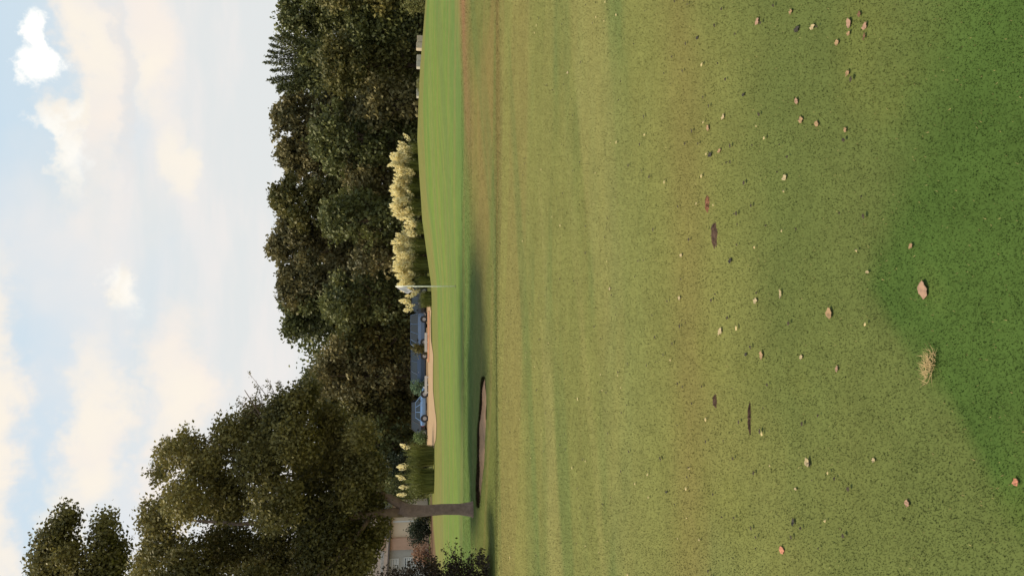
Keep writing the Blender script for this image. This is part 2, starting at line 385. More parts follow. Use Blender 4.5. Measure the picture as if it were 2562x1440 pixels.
# tan path behind the green
m_path = mat('path_gravel', (.30, .205, .125), .95, vary=.16, scale=1.2, spec=.1)
near = [(772, 1080), (800, 1078), (850, 1079), (889, 1085), (930, 1084), (974, 1084), (1025, 1089), (1036, 1091), (1060, 1093), (1083, 1092), (1100, 1091), (1112, 1087)]
vs = []; K = 14; cols = 60
for i in range(cols+1):
    yi = 740+(1120-740)*i/cols; vv = np.interp(yi, [a for a, b in near], [b for a, b in near]) if yi >= 772 else 1078
    a = gnd(vv, yi); b = P(1066, yi, 92)
    for k in range(K+1):
        p = a.lerp(Vector((b.x, b.y, 0)), k/K); vs.append((p.x, p.y, H(p.x, p.y)+.03))
fs = [(i*(K+1)+k, (i+1)*(K+1)+k, (i+1)*(K+1)+k+1, i*(K+1)+k+1) for i in range(cols) for k in range(K)]
mb = MB(); mb.add(vs, fs); tag(mb.build('path', m_path, smoothf=True), kind='structure')

# ------------------------------------------------------------------ foliage
def unit(n):
    v = rng.normal(size=(n, 3)); return v/np.linalg.norm(v, axis=1)[:, None]
def leaves(c, size, tint, flat=0.0, slim=.55):
    n = len(c); a = unit(n); b = np.cross(a, unit(n)); b /= np.linalg.norm(b, axis=1)[:, None]
    if flat: a[:, 2] *= (1-flat); b[:, 2] *= (1-flat)
    s = size*(.6+.8*rng.random(n))[:, None]; a = a*s*.5; b = b*s*.5*slim
    cup = np.cross(a, b)/np.maximum(s, 1e-6)*.35
    v = np.stack([c-a, c-b*1.0+cup, c+a, c+b+cup], 1).reshape(-1, 3)
    return v, np.arange(4*n).reshape(-1, 4), np.repeat(tint, 4)
def clump_points(lobes, n_sub, n_leaf, sub_r, shell=.35, droop=0):
    """lobes: array (cx,cy,cz,rx,ry,rz); leaves gather in small sprays over the outer part of each lobe"""
    lobes = np.asarray(lobes, float); wgt = (lobes[:, 3]*lobes[:, 5]+.0); wgt /= wgt.sum()
    li = rng.choice(len(lobes), n_sub, p=wgt); d = unit(n_sub); r = 1-shell*rng.random(n_sub)**1.4; q9 = rng.random(n_sub) < .07; r[q9] = 1+.35*rng.random(q9.sum())
    sc_ = lobes[li, :3]+d*lobes[li, 3:]*r[:, None]
    st = rng.random(n_sub)*.8; lt = rng.random(len(lobes))*.35
    k = np.repeat(np.arange(n_sub), n_leaf); off = rng.normal(size=(len(k), 3))*sub_r*np.array([1, 1, .7])
    pts = sc_[k]+off+d[k]*rng.random((len(k), 1))*sub_r
    tint = np.clip(.55*(st[k]**1.6)+1.35*lt[li[k]]+.16*(rng.random(len(k))-.5), 0, 1)
    return pts, tint, sc_
def tree_mesh(name, lobes, n_sub, n_leaf, sub_r, size, shell=.35, slim=.55):
    p, t, s = clump_points(lobes, n_sub, n_leaf, sub_r, shell)
    ok = p[:, 2] > .05; v, f, tt = leaves(p[ok], size, t[ok], slim=slim)
    return mesh_np(name, v, f, False, tint=tt), s
def crown_lobes(H_, W_, z0, n, top=.55):
    """broad rounded crown of unequal lobes between z0 and H_"""
    L_ = []
    for i in range(n):
        u = (i+.5)/n; z = z0+(H_-z0)*u; 
        env = math.sin(math.pi*(u*.60+.18))**.6*W_/2
        a = i*2.39996+random.uniform(-.4, .4); r = W_*random.uniform(.15, .24)*(1-.35*u)
        R = max(0, env-r)*random.uniform(.65, 1.0)
        z = min(z, H_-r*.9)
        L_.append((math.cos(a)*R, math.sin(a)*R, z, r, r, r*random.uniform(.7, .95)))
    for k in range(7):
        r = W_*random.uniform(.12, .19); u = (k-3)/3; q = u*.40*W_; a = random.random()*3
        L_.append((q*math.cos(a), q*math.sin(a), H_*(1-.13*u*u)-r*random.uniform(.95, 1.25), r, r, r))
    L_.append((0, 0, z0+(H_-z0)*.5, W_*.3, W_*.3, (H_-z0)*.4))
    return L_
def far_tree(yi, top, wpx, depth, mt, label, z0=.12, dens=1.0, size=.34, n=17, name='broadleaf_tree', group=None):
    b = P(HZ, yi, depth); b.z = H(b.x, b.y); sc_ = F_PX/depth
    Hh = EYE-(top-HZ)/sc_-b.z; Wd = wpx/sc_*1.12
    t = empty(name, b, random.uniform(0, 6)); tag(t, label, 'tree', group)
    lob = crown_lobes(Hh, Wd, Hh*z0, n)
    nsub = int(Hh*Wd*8.5*dens)
    me, sprays = tree_mesh('crown', lob, nsub, 11, .30, size*1.25, shell=.6, slim=.7)
    link('crown', me, mt, t)
    mb = MB(); hz = Hh*.6
    mb.tube([(0, 0, -.2), (.1, .05, hz*.35), (-.1, .1, hz*.7), (0, 0, hz)], [Wd*.026+.08, Wd*.022+.06, Wd*.016+.04, .05])
    mb.build('trunk', m_bark2, t, smoothf=True)
    mb = MB()
    for l in lob[:12]:
        z1 = min(l[2]*.6, hz*.8); mb.tube([(0, 0, z1), (l[0]*.5, l[1]*.5, (z1+l[2])/2+.2), (l[0], l[1], l[2])], [.10, .07, .03], n=5)
    mb.build('limbs', m_bark2, t)
    return t
GRP = 'tall trees in the wood behind the green'
far_tree(-60, 742, 170, 92, m_far_green, 'dark green tree cut off by the top edge of the picture', group=GRP)
far_tree(45, 706, 130, 97, m_far_green, 'dark green tree between the spiky topped tree and the top edge of the picture', group=GRP)
far_tree(302, 692, 125, 96, m_far_brown, 'brownish tree standing next to the spiky topped tree', group=GRP)
far_tree(395, 702, 130, 99, m_far_brown, 'brown green tree behind the end of the pampas row nearest the picture top', group=GRP)
far_tree(500, 688, 135, 95, m_far_olive, 'rounded brown olive tree behind the middle of the pampas grass row', group=GRP)
far_tree(608, 685, 140, 98, m_far_brown, 'tallest brown tree of the wood with leaf loops against the sky', group=GRP)
far_tree(710, 702, 130, 94, m_far_brown, 'brown green tree of the wood standing straight behind the flag', group=GRP)
far_tree(790, 714, 125, 96, m_far_green, 'green tree whose crown slopes down to the notch of sky in the treeline', group=GRP)
far_tree(872, 835, 70, 100, m_far_olive, 'lower tree filling the notch of sky in the treeline', group=GRP, z0=.2)
far_tree(930, 762, 80, 104, m_far_green, 'open crowned tree with sky showing through beside the notch in the treeline', dens=.42, size=.30, group=GRP)
far_tree(1010, 785, 150, 95, m_far_olive, 'olive tree half hidden by the tip of the big oak crown', group=GRP)
far_tree(1120, 800, 160, 98, m_far_olive, 'dull olive tree seen behind the big oak above its trunk', group=GRP)
far_tree(1240, 830, 160, 93, m_far_brown, 'dark tree of the wood directly behind the oak trunk', z0=.25, group=GRP)
far_tree(1385, 850, 190, 104, m_far_green, 'dark tree rising behind the house', group=GRP)
far_tree(1560, 800, 220, 92, m_far_green, 'dark tree beyond the bottom edge of the picture', group=GRP)
# spiky topped tree: upswept plumes of foliage
def spiky():
    d = 93; b = P(HZ, 172, d); b.z = H(b.x, b.y); s = F_PX/d; Hh = EYE-(670-HZ)/s-b.z; Wd = 140/s
    t = empty('cypress_tree', b); tag(t, 'dark green tree with upswept spiky branches, tallest tip of the treeline', 'tree', GRP)
    lob = crown_lobes(Hh*.80, Wd*.95, Hh*.1, 15); me, _ = tree_mesh('crown', lob, int(Hh*Wd*9), 11, .32, .40, shell=.6, slim=.7)
    link('crown', me, m_far_green, t)
    pts = []; ti = []; mb = MB()
    for k in range(15):
        a = -1.25+2.5*k/14+random.uniform(-.06, .06); dp = random.uniform(-1.5, 1.5)
        p0 = Vector((math.sin(a)*Wd*.22, dp*.5, Hh*.66)); ln = Hh*(.34-.085*abs(a))*random.uniform(.88, 1.06)
        p1 = p0+Vector((math.sin(a*.75)*ln*.62, dp*.5, ln*math.cos(a*.35)))
        mb.tube([p0, p0.lerp(p1, .5), p1], [.08, .05, .015], n=5)
        m_ = 760; u = rng.random(m_)**.8; rr = (.62*(1-u)**.7+.10)
        c0 = np.array(p0)[None]*(1-u)[:, None]+np.array(p1)[None]*u[:, None]
        pts.append(c0+rng.normal(size=(m_, 3))*rr[:, None]*np.array([.55, .55, .8])); ti.append(np.clip(rng.random(m_)*.5+.15*random.random(), 0, 1))
    p = np.concatenate(pts); v, f, tt = leaves(p, .27, np.concatenate(ti), slim=.4)
    link('upswept_foliage', mesh_np('upswept_foliage', v, f, False, tint=tt), m_far_green, t)
    mb.build('branches', m_bark2, t)
    mb = MB(); mb.tube([(0, 0, -.2), (0, 0, Hh*.35), (.1, 0, Hh*.75)], [.35, .28, .1]); mb.build('trunk', m_bark2, t, smoothf=True)
spiky()
def wood(name, y0, y1, hh, cnt, nsub, size, mt, label, lo=.3):
    lob = []
    for k in range(cnt):
        x_ = -75+150*(k+.5)/cnt+random.uniform(-1, 1); h_ = hh(x_)*random.uniform(.9, 1.05)
        for q in range(3):
            r = h_*random.uniform(.17, .24); lob.append((x_+random.uniform(-1.5, 1.5), random.uniform(y0, y1), max(r*.8, h_*(lo+.33*q)-r*.3), r*1.5, r*1.2, r))
    me, _ = tree_mesh(name, lob, nsub, 11, size*1.2, size, shell=.6, slim=.75); tag(link(name, me, mt), label, 'wood', kind='stuff')
wood('far_wood', 112, 120, lambda x_: np.interp(x_, [-75, -30, -15, -8, 75], [14, 14, 13, 18.2, 19.3]), 44, 13000, .55, m_far_green, 'dark mass of wood filling the gaps between the tall trees', .2)
wood('undergrowth', 101, 106, lambda x_: 4.2, 60, 7000, .38, m_far_green, 'dark undergrowth along the foot of the wood', .1)
# lower trees in front of the wood
low = [(-40, 860, 150, 78, m_far_olive, 'low olive tree at the wood edge by the top edge of the picture'),
       (60, 850, 140, 80, m_far_green, 'low green tree behind the tan stone block'),
       (165, 842, 150, 82, m_far_olive, 'low olive tree under the spiky topped tree'),
       (262, 870, 130, 79, m_far_brown, 'low brown tree behind the flat pale stone slab'),
       (350, 860, 140, 81, m_far_green, 'low dark tree beside the end of the pampas row nearest the picture top'),
       (450, 850, 150, 83, m_far_brown, 'low brown tree behind the tallest pampas plumes'),
       (550, 865, 140, 81, m_far_green, 'low dark tree behind the gap between the two pampas banks'),
       (640, 850, 130, 83, m_far_brown, 'low rusty green tree behind the second pampas bank'),
       (745, 850, 140, 88, m_far_green, 'low dark green tree over the black car'),
       (845, 838, 140, 91, m_far_olive, 'low olive tree over the silver van'),
       (940, 850, 130, 90, m_far_brown, 'low brownish tree over the navy car'),
       (1030, 860, 130, 91, m_far_olive, 'low olive tree over the dark grey van'),
       (1110, 890, 130, 88, m_far_green, 'low dark tree behind the clump of green pampas leaves'),
       (1200, 905, 130, 86, m_far_green, 'low dark tree just beside the oak trunk')]
for a, dt in zip(low, (-70, 20, -40, 30, -80, 10, -55, 35, -40, 15, -65, 0, -45, 10)): far_tree(a[0], a[1]+dt, a[2]*(1.15 if dt < 0 else .95), a[3], a[4], a[5], z0=.06, size=.30, n=13, name='small_tree', group='low trees along the edge of the wood')

def shrub(yi, v_top, v_bot, wpx, depth, mt, label, name='shrub', size=.12, dens=1, off=(0, 0)):
    s = F_PX/depth; b = P(HZ, yi, depth); zb = EYE-(v_bot-HZ)/s; b.z = min(zb, H(b.x, b.y)) if v_bot else H(b.x, b.y)
    Hh = EYE-(v_top-HZ)/s-b.z; Wd = wpx/s; t = empty(name, b); tag(t, label, 'shrub')
    lob = [(random.uniform(-.3, .3)*Wd, random.uniform(-.2, .2)*Wd, Hh*random.uniform(.3, .75), Wd*.24, Wd*.24, Hh*.26) for _ in range(9)]
    lob += [(0, 0, Hh*.45, Wd*.36, Wd*.3, Hh*.42), (Wd*.1, 0, Hh*.75, Wd*.2, Wd*.2, Hh*.24)]
    me, _ = tree_mesh('foliage', lob, int(60*dens+Hh*Wd/size**2*1.0*dens), 9, size*1.1, size); link('foliage', me, mt, t)
    mb = MB()
    for k in range(6):
        a = k*1.05; mb.tube([(0, 0, -.1), (math.cos(a)*Wd*.1, math.sin(a)*Wd*.1, Hh*.3), (math.cos(a)*Wd*.28, math.sin(a)*Wd*.22, Hh*.7)], [.03*Wd**.5, .02*Wd**.5, .008], n=5)
    mb.build('stems', m_bark2, t)
    return t
shrub(6, 1012, 1066, 46, 62, m_yellow, 'yellow green shrub on the mound at the top edge of the picture', size=.16)
shrub(970, 1030, 1066, 26, 79, m_teal, 'small pale green bush between the navy car and the silver car', size=.16)
shrub(1096, 1038, 1068, 24, 80, m_pale, 'pale green sunlit bush beside the dark grey van', size=.16)
shrub(872, 1034, 1066, 20, 80, m_far_olive, 'small dark olive bush between silver van and navy car', size=.16)
shrub(1332, 1022, 1078, 66, 66, m_hedge, 'dark clipped bush in front of the house wall', size=.14, dens=1.6)
shrub(1292, 1040, 1080, 40, 68, m_far_olive, 'low olive bush half behind the oak trunk', size=.15)
shrub(1393, 1034, 1080, 62, 63, m_red, 'rusty tan bush in front of the house windows', size=.15)
shrub(1225, 958, 1050, 70, 61, m_far_green, 'rounded dark green bush behind the green pampas clump', size=.18)
shrub(1165, 965, 1060, 60, 62, m_hedge, 'dark bush rising behind the green pampas clump plumes', size=.18)

# ---------------------------------------------------------------- near oak
def oak():
    d = 20.7; b = gnd(1183, 1273); s = F_PX/b.y
    t = empty('oak_tree', b); tag(t, 'big dark oak with a bare trunk beside the sand bunker', 'tree')
    def Q(xi, yi, dy=0):
        p = P(xi, yi, b.y+dy); return np.array(p-b)
    def V(xi, yi, dy=0): return Vector(Q(xi, yi, dy))
    mb = MB()
    mb.tube([V(1192, 1273, 0), V(1178, 1273, 0), V(1150, 1273), V(1110, 1273), V(1060, 1277, .05), V(1025, 1277, .1), V(1000, 1270, .1)], [.27, .185, .140, .136, .142, .165, .19], n=14)
    tr = mb.build('trunk', m_bark, t, smoothf=True)
    limbs = [([(1010, 1266, .1), (975, 1245, .2), (930, 1235, .4), (860, 1215, .5), (740, 1160, .5), (640, 1090, .4)], .125),
             ([(1010, 1280, .1), (960, 1283, 0), (880, 1290, -.2), (760, 1300, -.3), (600, 1310, -.2), (470, 1300, 0)], .13),
             ([(930, 1286, .1), (915, 1310, -.2), (885, 1350, -.6), (840, 1400, -1), (780, 1450, -1.2), (700, 1500, -1)], .07),
             ([(960, 1240, .2), (930, 1190, .8), (890, 1140, 1.3), (820, 1060, 1.5)], .07),
             ([(900, 1288, -.2), (800, 1330, .8), (650, 1380, 1.2), (500, 1400, 1)], .08),
             ([(860, 1215, .5), (740, 1230, .9), (600, 1220, 1.), (450, 1190, .8)], .07),
             ([(740, 1160, .5), (680, 1080, .1), (640, 1020, -.1), (612, 975, 0)], .04)]
    for pts, r in limbs:
        mb = MB(); mb.tube([V(*p) for p in pts], [r*(1-.8*i/(len(pts)-1)) for i in range(len(pts))], n=8); mb.build('limb', m_bark, t, smoothf=True)
    # crown lobes read off the outline: (x, y, radius px, depth offset)
    LB = [(430, 1140, 38), (470, 1110, 34), (400, 1180, 20), (385, 1290, 42), (400, 1350, 48), (370, 1420, 45), (460, 1250, 55), (470, 1400, 60), (520, 1160, 55),
          (575, 1095, 45), (560, 1260, 75), (580, 1380, 75), (640, 1060, 52), (650, 1150, 75), (700, 1040, 45), (745, 1010, 40), (740, 1100, 65), (690, 1260, 80), (690, 1380, 80),
          (790, 1180, 75), (800, 1300, 80), (800, 1400, 85), (870, 1130, 55), (880, 1230, 55), (872, 1330, 58), (860, 1420, 60), (930, 1180, 40), (905, 1380, 30), (945, 1312, 32), (922, 1352, 40), (880, 1385, 55), (905, 1410, 34), (820, 1060, 50),
          (500, 1480, 70), (650, 1490, 90), (800, 1500, 90), (400, 1500, 60), (905, 1090, 40), (935, 1262, 30), (770, 975, 30)]
    lob = []
    for xi, yi, r in LB:
        R = r/s
        for k in range(2):
            dy = (random.uniform(-1, 1))*(1.6 if r > 50 else .8) if k == 0 else random.uniform(-2.2, 2.2)*(r/80)
            q = Q(xi+random.uniform(-.2, .2)*r*k, yi+random.uniform(-.2, .2)*r*k, dy); rr = R*(.98 if k == 0 else .7)
            lob.append((*q, rr*.80, rr*.80, rr*.72))
        for j in range(4):
            e_ = unit(1)[0]*rr*.85; lob.append((*(q+e_), rr*.33, rr*.33, rr*.28))
    me, spr = tree_mesh('crown', lob, 10500, 15, .115, .082, shell=.45, slim=.65); link('crown', me, m_oak, t)
    # thin sprigs poking out at the tip
    pts = []; ti = []
    sprig = [((700, 1040), (625, 935)), ((690, 1030), (600, 990)), ((700, 1020), (668, 945)), ((720, 1010), (695, 950)), ((660, 1030), (640, 950)), ((650, 1045), (592, 1000)), ((540, 1110), (510, 1095)),
             ((450, 1130), (418, 1085)), ((460, 1110), (500, 1085)), ((400, 1180), (392, 1140)), ((680, 1040), (640, 985)), ((690, 1020), (712, 970)), ((380, 1290), (352, 1262)), ((360, 1400), (340, 1390)), ((600, 1090), (575, 1060))]
    for (x0, y0), (x1, y1) in sprig:
        a = V(x0, y0, random.uniform(-.3, .3)); e = V(x1, y1, random.uniform(-.3, .3)); mid = a.lerp(e, .55)+Vector((random.uniform(-.06, .06), 0, random.uniform(-.06, .06)))
        mb = MB(); mb.tube([a, mid, e], [.012, .008, .003], n=5)
        for k in range(6):
            q = a.lerp(e, random.uniform(.3, .95)); w = q+Vector((random.uniform(-.2, .2), random.uniform(-.1, .1), random.uniform(-.05, .22)))
            mb.tube([q, w], [.005, .002], n=4)
            for kk in range(7):
                pts.append(np.array(q.lerp(w, random.random()))+rng.normal(size=3)*.03); ti.append(random.uniform(.5, 1))
        mb.build('twig', m_bark, t)
    v, f, tt = leaves(np.array(pts), .06, np.array(ti)); link('sprig_leaves', mesh_np('sprig_leaves', v, f, False, tint=tt), m_far_brown, t)
    return t
oak()
def second():
    dY = 25.; b = Vector((-11.6, dY, 0)); b.z = H(b.x, b.y); s = F_PX/dY
    t = empty('oak_tree', b); tag(t, 'taller tree whose leafy top enters high up at the bottom edge of the picture', 'tree')
    def Q(xi, yi, dy=0): return np.array(P(xi, yi, dY+dy)-b)
    LB = [(150, 1330, 32), (120, 1350, 26), (170, 1300, 18), (110, 1400, 36), (160, 1390, 38), (235, 1395, 26), (265, 1310, 26), (262, 1340, 30), (290, 1375, 26), (275, 1420, 34), (200, 1450, 34), (165, 1285, 13), (290, 1410, 22), (180, 1372, 16),
          (120, 1450, 50), (250, 1480, 60), (150, 1520, 70), (230, 1590, 80)]
    lob = []
    for xi, yi, r in LB:
        q = Q(xi, yi, random.uniform(-.5, .5)); R = r/s*.84; lob.append((*q, R, R, R*.9))
        q = Q(xi, yi, random.uniform(-1.5, 1.5)*(r/60)); lob.append((*q, R*.7, R*.7, R*.6))
    me, _ = tree_mesh('crown', lob, 2500, 14, .16, .105, shell=.6, slim=.65); link('crown', me, m_oak, t)
    mb = MB(); mb.tube([(0, 0, -.2), (.1, 0, 3), (0, 0, 7), (.4, 0, 10)], [.28, .22, .18, .12], n=12); mb.build('trunk', m_bark, t, smoothf=True)
    for pts in ([(380, 1620), (300, 1520), (240, 1440), (180, 1370), (130, 1320)], [(300, 1520), (280, 1440), (268, 1370), (262, 1310)], [(420, 1650), (300, 1600), (200, 1540), (120, 1450)]):
        mb = MB(); v = [Vector(Q(*p)) for p in pts]; mb.tube(v, [.09*(1-.85*i/(len(v)-1)) for i in range(len(v))]); mb.build('limb', m_bark, t, smoothf=True)
second()
def near_bush():
    b = gnd(1228, 1470); s = F_PX/b.y; t = empty('brown_shrub', b); tag(t, 'dark brown leafy shrub in the corner at the bottom edge of the picture', 'shrub')
    def Q(xi, yi, dy=0): return np.array(P(xi, yi, b.y+dy)-b)
    LB = [(1190, 1420, 34), (1150, 1432, 34), (1100, 1440, 34), (1205, 1440, 30), (1060, 1450, 50), (1180, 1490, 55), (1120, 1500, 80), (1030, 1500, 70), (1210, 1400, 16), (1140, 1408, 16), (980, 1470, 50), (1085, 1415, 14)]
    lob = []
    for xi, yi, r in LB: q = Q(xi, yi, random.uniform(-.3, .3)); lob.append((*q, r/s, r/s, r/s*.9))
    me, _ = tree_mesh('foliage', lob, 1500, 12, .06, .055, shell=.6); link('foliage', me, m_brownbush, t)
    mb = MB(); pts = []
    for (x0, y0), (x1, y1) in [((1150, 1420), (1118, 1350)), ((1145, 1420), (1140, 1352)), ((1160, 1420), (1155, 1370)), ((1140, 1400), (1105, 1372)), ((1170, 1410), (1180, 1385)), ((1100, 1425), (1062, 1395)), ((1200, 1410), (1206, 1370))]:
        a = Vector(Q(x0, y0)); e = Vector(Q(x1, y1)); mb.tube([a, a.lerp(e, .5)+Vector((.02, 0, .03)), e], [.008, .006, .003], n=5)
        for k in range(18): pts.append(np.array(a.lerp(e, random.uniform(.3, 1)))+rng.normal(size=3)*.025)
    for k in range(7):
        a = k*.9; mb.tube([(0, 0, -.05), (math.cos(a)*.25, math.sin(a)*.2, .5), (math.cos(a)*.5, math.sin(a)*.4, 1.0)], [.025, .018, .006], n=5)
    mb.build('stems', m_bark, t)
    v, f, tt = leaves(np.array(pts), .06, rng.random(len(pts))*.4); link('sprig_leaves', mesh_np('sprig_leaves', v, f, False, tint=tt), m_oak, t)
near_bush()

# ------------------------------------------------------------------ pampas grass
def plume_mesh(k):
    r_ = random.Random(k); pts = []; vs = []; fs = []; ti = []
    L_ = .62; n = 0
    for i in range(58):          # feathery strands leaving a curved spine
        u = r_.random()**.8; zc = u*L_; x0 = .10*u*u; rad = .105*math.sin(math.pi*(u*.86+.1))+.012
        a = r_.random()*math.tau; o = Vector((math.cos(a), math.sin(a), 0)); side = Vector((-math.sin(a), math.cos(a), .2))
        p0 = Vector((x0, 0, zc)); p1 = p0+o*rad+Vector((0, 0, .085)); w = .024
        vs += [p0-side*w*.4, p0+side*w*.4, p1+side*w-Vector((0, 0, .03)), p1+Vector((0, 0, .035)), p1-side*w-Vector((0, 0, .03))]
        fs.append((n, n+1, n+2, n+4)); fs.append((n+2, n+3, n+4)); n += 5; ti += [r_.random()]*5
    me = bpy.data.meshes.new('plume'); me.from_pydata([tuple(v) for v in vs], [], fs)
    at = me.attributes.new('tint', 'FLOAT', 'POINT'); at.data.foreach_set('value', ti); me.materials.append(m_plume); me.update(); return me
PLM = [plume_mesh(k) for k in range(5)]
def pampas(yc, wpx, v_base, v_top, depth, nplume, label, plow=1030, green=1.0, arch=1.0):
    s = F_PX/depth; b = P(HZ, yc, depth); b.z = H(b.x, b.y); t = empty('pampas_grass', b); tag(t, label, 'pampas grass', 'pampas grass clumps behind the green')
    Wd = wpx/s; zt = EYE-(v_top-HZ)/s-b.z; zl = EYE-(plow-HZ)/s-b.z
    n = int(1100*Wd/3); V_ = []; F_ = []; T_ = []; c0 = 0
    for i in range(n):
        a = random.random()*math.tau; r0 = random.random()**.5; bx = math.cos(a)*r0*Wd*.36; by = math.sin(a)*r0*.6
        ln = zt*random.uniform(.4, .78)*arch; out = random.uniform(.15, .65)*ln*.55; hh = ln*random.uniform(.5, .80); w = random.uniform(.012, .024); oa = a+random.uniform(-.7, .7)
        dx, dy = math.cos(oa), math.sin(oa)*.8; px_, py_ = -dy, dx; ti = random.random()
        for k in range(5):
            u = k/4; ox = out*u**1.6; z = hh*math.sin(u*1.9)/math.sin(1.57) if u < 1 else hh*math.sin(1.9)*.93
            ww = w*(1-u*.85)
            V_ += [(bx+dx*ox-px_*ww, by+dy*ox-py_*ww, z), (bx+dx*ox+px_*ww, by+dy*ox+py_*ww, z)]; T_ += [ti, ti]
            if k < 4: F_.append((c0, c0+1, c0+3, c0+2)); 
            c0 += 2
    me = mesh_np('leaf_tuft', V_, F_, False, tint=T_); o = link('leaf_tuft', me, m_blades, t); o['kind'] = 'stuff'
    mb = MB()
    nplume = round(nplume*1.25)
    for k in range(nplume):
        u = (k+.5)/nplume; a = random.random()*math.tau; x_ = (u*2-1)*Wd*.47+random.uniform(-.1, .1); env = 1-.26*abs(u*2-1)**2.0
        z_ = zl+(zt-zl)*env*random.random()**.75-.45; z_ = max(z_, .25); y_ = random.uniform(-.65, .5)
        o = link('plume', PLM[k % 5], None, t); o.location = (x_, y_, z_)
        o.rotation_euler = (random.uniform(-.25, .25), random.uniform(-.15, .15)+(x_/Wd)*.9, random.random()*6.3); k_ = random.uniform(.95, 1.35); o.scale = (k_*1.35, k_*1.35, k_)
        mb.tube([(x_*.6, y_*.5, 0), (x_*.85, y_*.9, z_*.6), (x_, y_, z_+.05)], [.012, .010, .006], n=4)
    mb.build('stalks', m_blades, t)
pampas(372, 36, 1050, 1003, 60.5, 8, 'small end clump of pampas grass nearest the top edge of the picture', plow=1035)
pampas(412, 66, 1050, 984, 61, 40, 'dense pampas clump with cream plumes, first full one from the top edge of the picture', plow=1035)
pampas(468, 62, 1052, 986, 61.4, 30, 'dense pampas clump with cream plumes, second full one from the top edge of the picture', plow=1022)
pampas(518, 56, 1056, 985, 61, 34, 'dense pampas clump just before the dip in the plume row', plow=1030)
pampas(570, 44, 1060, 1020, 60.5, 7, 'low greener pampas clump in the dip between the two plume banks', plow=1035)
pampas(615, 54, 1066, 986, 61, 34, 'cream plumed pampas clump just after the dip in the plume row', plow=1038)
pampas(662, 58, 1072, 990, 61.2, 30, 'cream plumed pampas clump between the dip and the flag', plow=1036)
pampas(705, 40, 1078, 1004, 60.8, 17, 'lower pampas clump with plumes directly behind the flag', plow=1030)
pampas(748, 54, 1082, 1008, 60.5, 8, 'greenish pampas clump beside the black car', plow=1040, arch=.8)
pampas(1140, 70, 1085, 998, 59, 2, 'mostly green pampas clump next to the tan path', plow=1015, arch=1.5)
pampas(1205, 84, 1086, 1000, 57.5, 3, 'wide leafy green pampas clump beside the oak trunk with few plumes', plow=1012, arch=1.5)

# ------------------------------------------------------------------ flag
m_pole = mat('pole_paint', (.82, .82, .66), .4); m_flag = mat('flag_cloth', (.85, .80, .82), .8, trans=.35)
m_hole = mat('hole_lining', (.03, .03, .03), .9)
b = gnd(1140, 716); s = F_PX/b.y; fl = empty('golf_flag', b); tag(fl, 'white flag drooping from a thin pale pole on the putting green', 'golf flag')
top = EYE-(991-HZ)/s-b.z
mb = MB(); mb.tube([(0, 0, -.1), (0, 0, top*.5), (0, 0, top)], [.022, .021, .018], n=10); mb.build('pole', m_pole, fl, smoothf=True)
mb = MB(); mb.tube([(0, 0, top), (0, 0, top+.02)], [.019, .006], n=10); mb.build('pole_cap', m_pole, fl)
vs = []; nu, nv = 14, 14
for j in range(nv+1):
    for i in range(nu+1):
        u, v = i/nu, j/nv              # u out from pole, v down
        xo = -(.012+.23*u*(1-.25*v)+.02*math.sin(v*7)*u); zo = top-.015-.36*v*(1-.25*u)-.34*u**1.3
        vs.append((xo, .045*math.sin(u*9+v*2)*u**.5, zo))
mb = MB(); mb.add(vs, [(j*(nu+1)+i, j*(nu+1)+i+1, (j+1)*(nu+1)+i+1, (j+1)*(nu+1)+i) for j in range(nv) for i in range(nu)])
o = mb.build('flag', m_flag, fl, smoothf=True); sm = o.modifiers.new('thickness', 'SOLIDIFY'); sm.thickness = .002
mb = MB(); mb.tube([(0, 0, -.10), (0, 0, .008)], [.054, .054], n=20, cap=False); mb.build('cup', m_hole, fl)

# ------------------------------------------------------------------ stone blocks
m_stone = mat('pale_stone', (.50, .42, .31), .9, vary=.2, scale=4, bump=.6); m_stone2 = mat('white_stone', (.46, .43, .36), .9, vary=.15, scale=4, bump=.6)
def stone(y0, y1, v0, v1, depth, mt, label, slabs):
    s = F_PX/depth; a = P(HZ, y1, depth); e = P(HZ, y0, depth); w = e.x-a.x; gz = H((a.x+e.x)/2, depth)
    z1 = EYE-(v0-HZ)/s; z0 = gz-.1; t = empty('stone_block', ((a.x+e.x)/2, depth, gz)); tag(t, label, 'stone block', 'pale stone blocks behind the green')
    x = -w/2
    for k in range(slabs):
        ww = w/slabs*random.uniform(.85, 1.12); ww = min(ww, w/2-x)
        mb = MB(); mb.box(x, x+ww-.02, -.35, .35, z0-gz, z1-gz-random.uniform(0, .08)); o = mb.build('stone', mt, t, bevel=.03); o.rotation_euler = (0, random.uniform(-.02, .02), random.uniform(-.05, .05)); x += ww
stone(90, 124, 1041, 1056, 63, m_stone, 'chunky tan stone block nearest the top edge of the picture', 2)
stone(138, 170, 1041, 1054, 63.5, m_stone2, 'pale stone block between the tan block and the flat slab', 2)
stone(197, 243, 1041, 1052, 62.5, m_stone2, 'long flat pale slab nearest the pampas grass', 2)
shrub(215, 1044, 1056, 44, 60.5, m_yellow, 'low yellow green grass hump before the flat pale slab', name='grass_hump', size=.07)

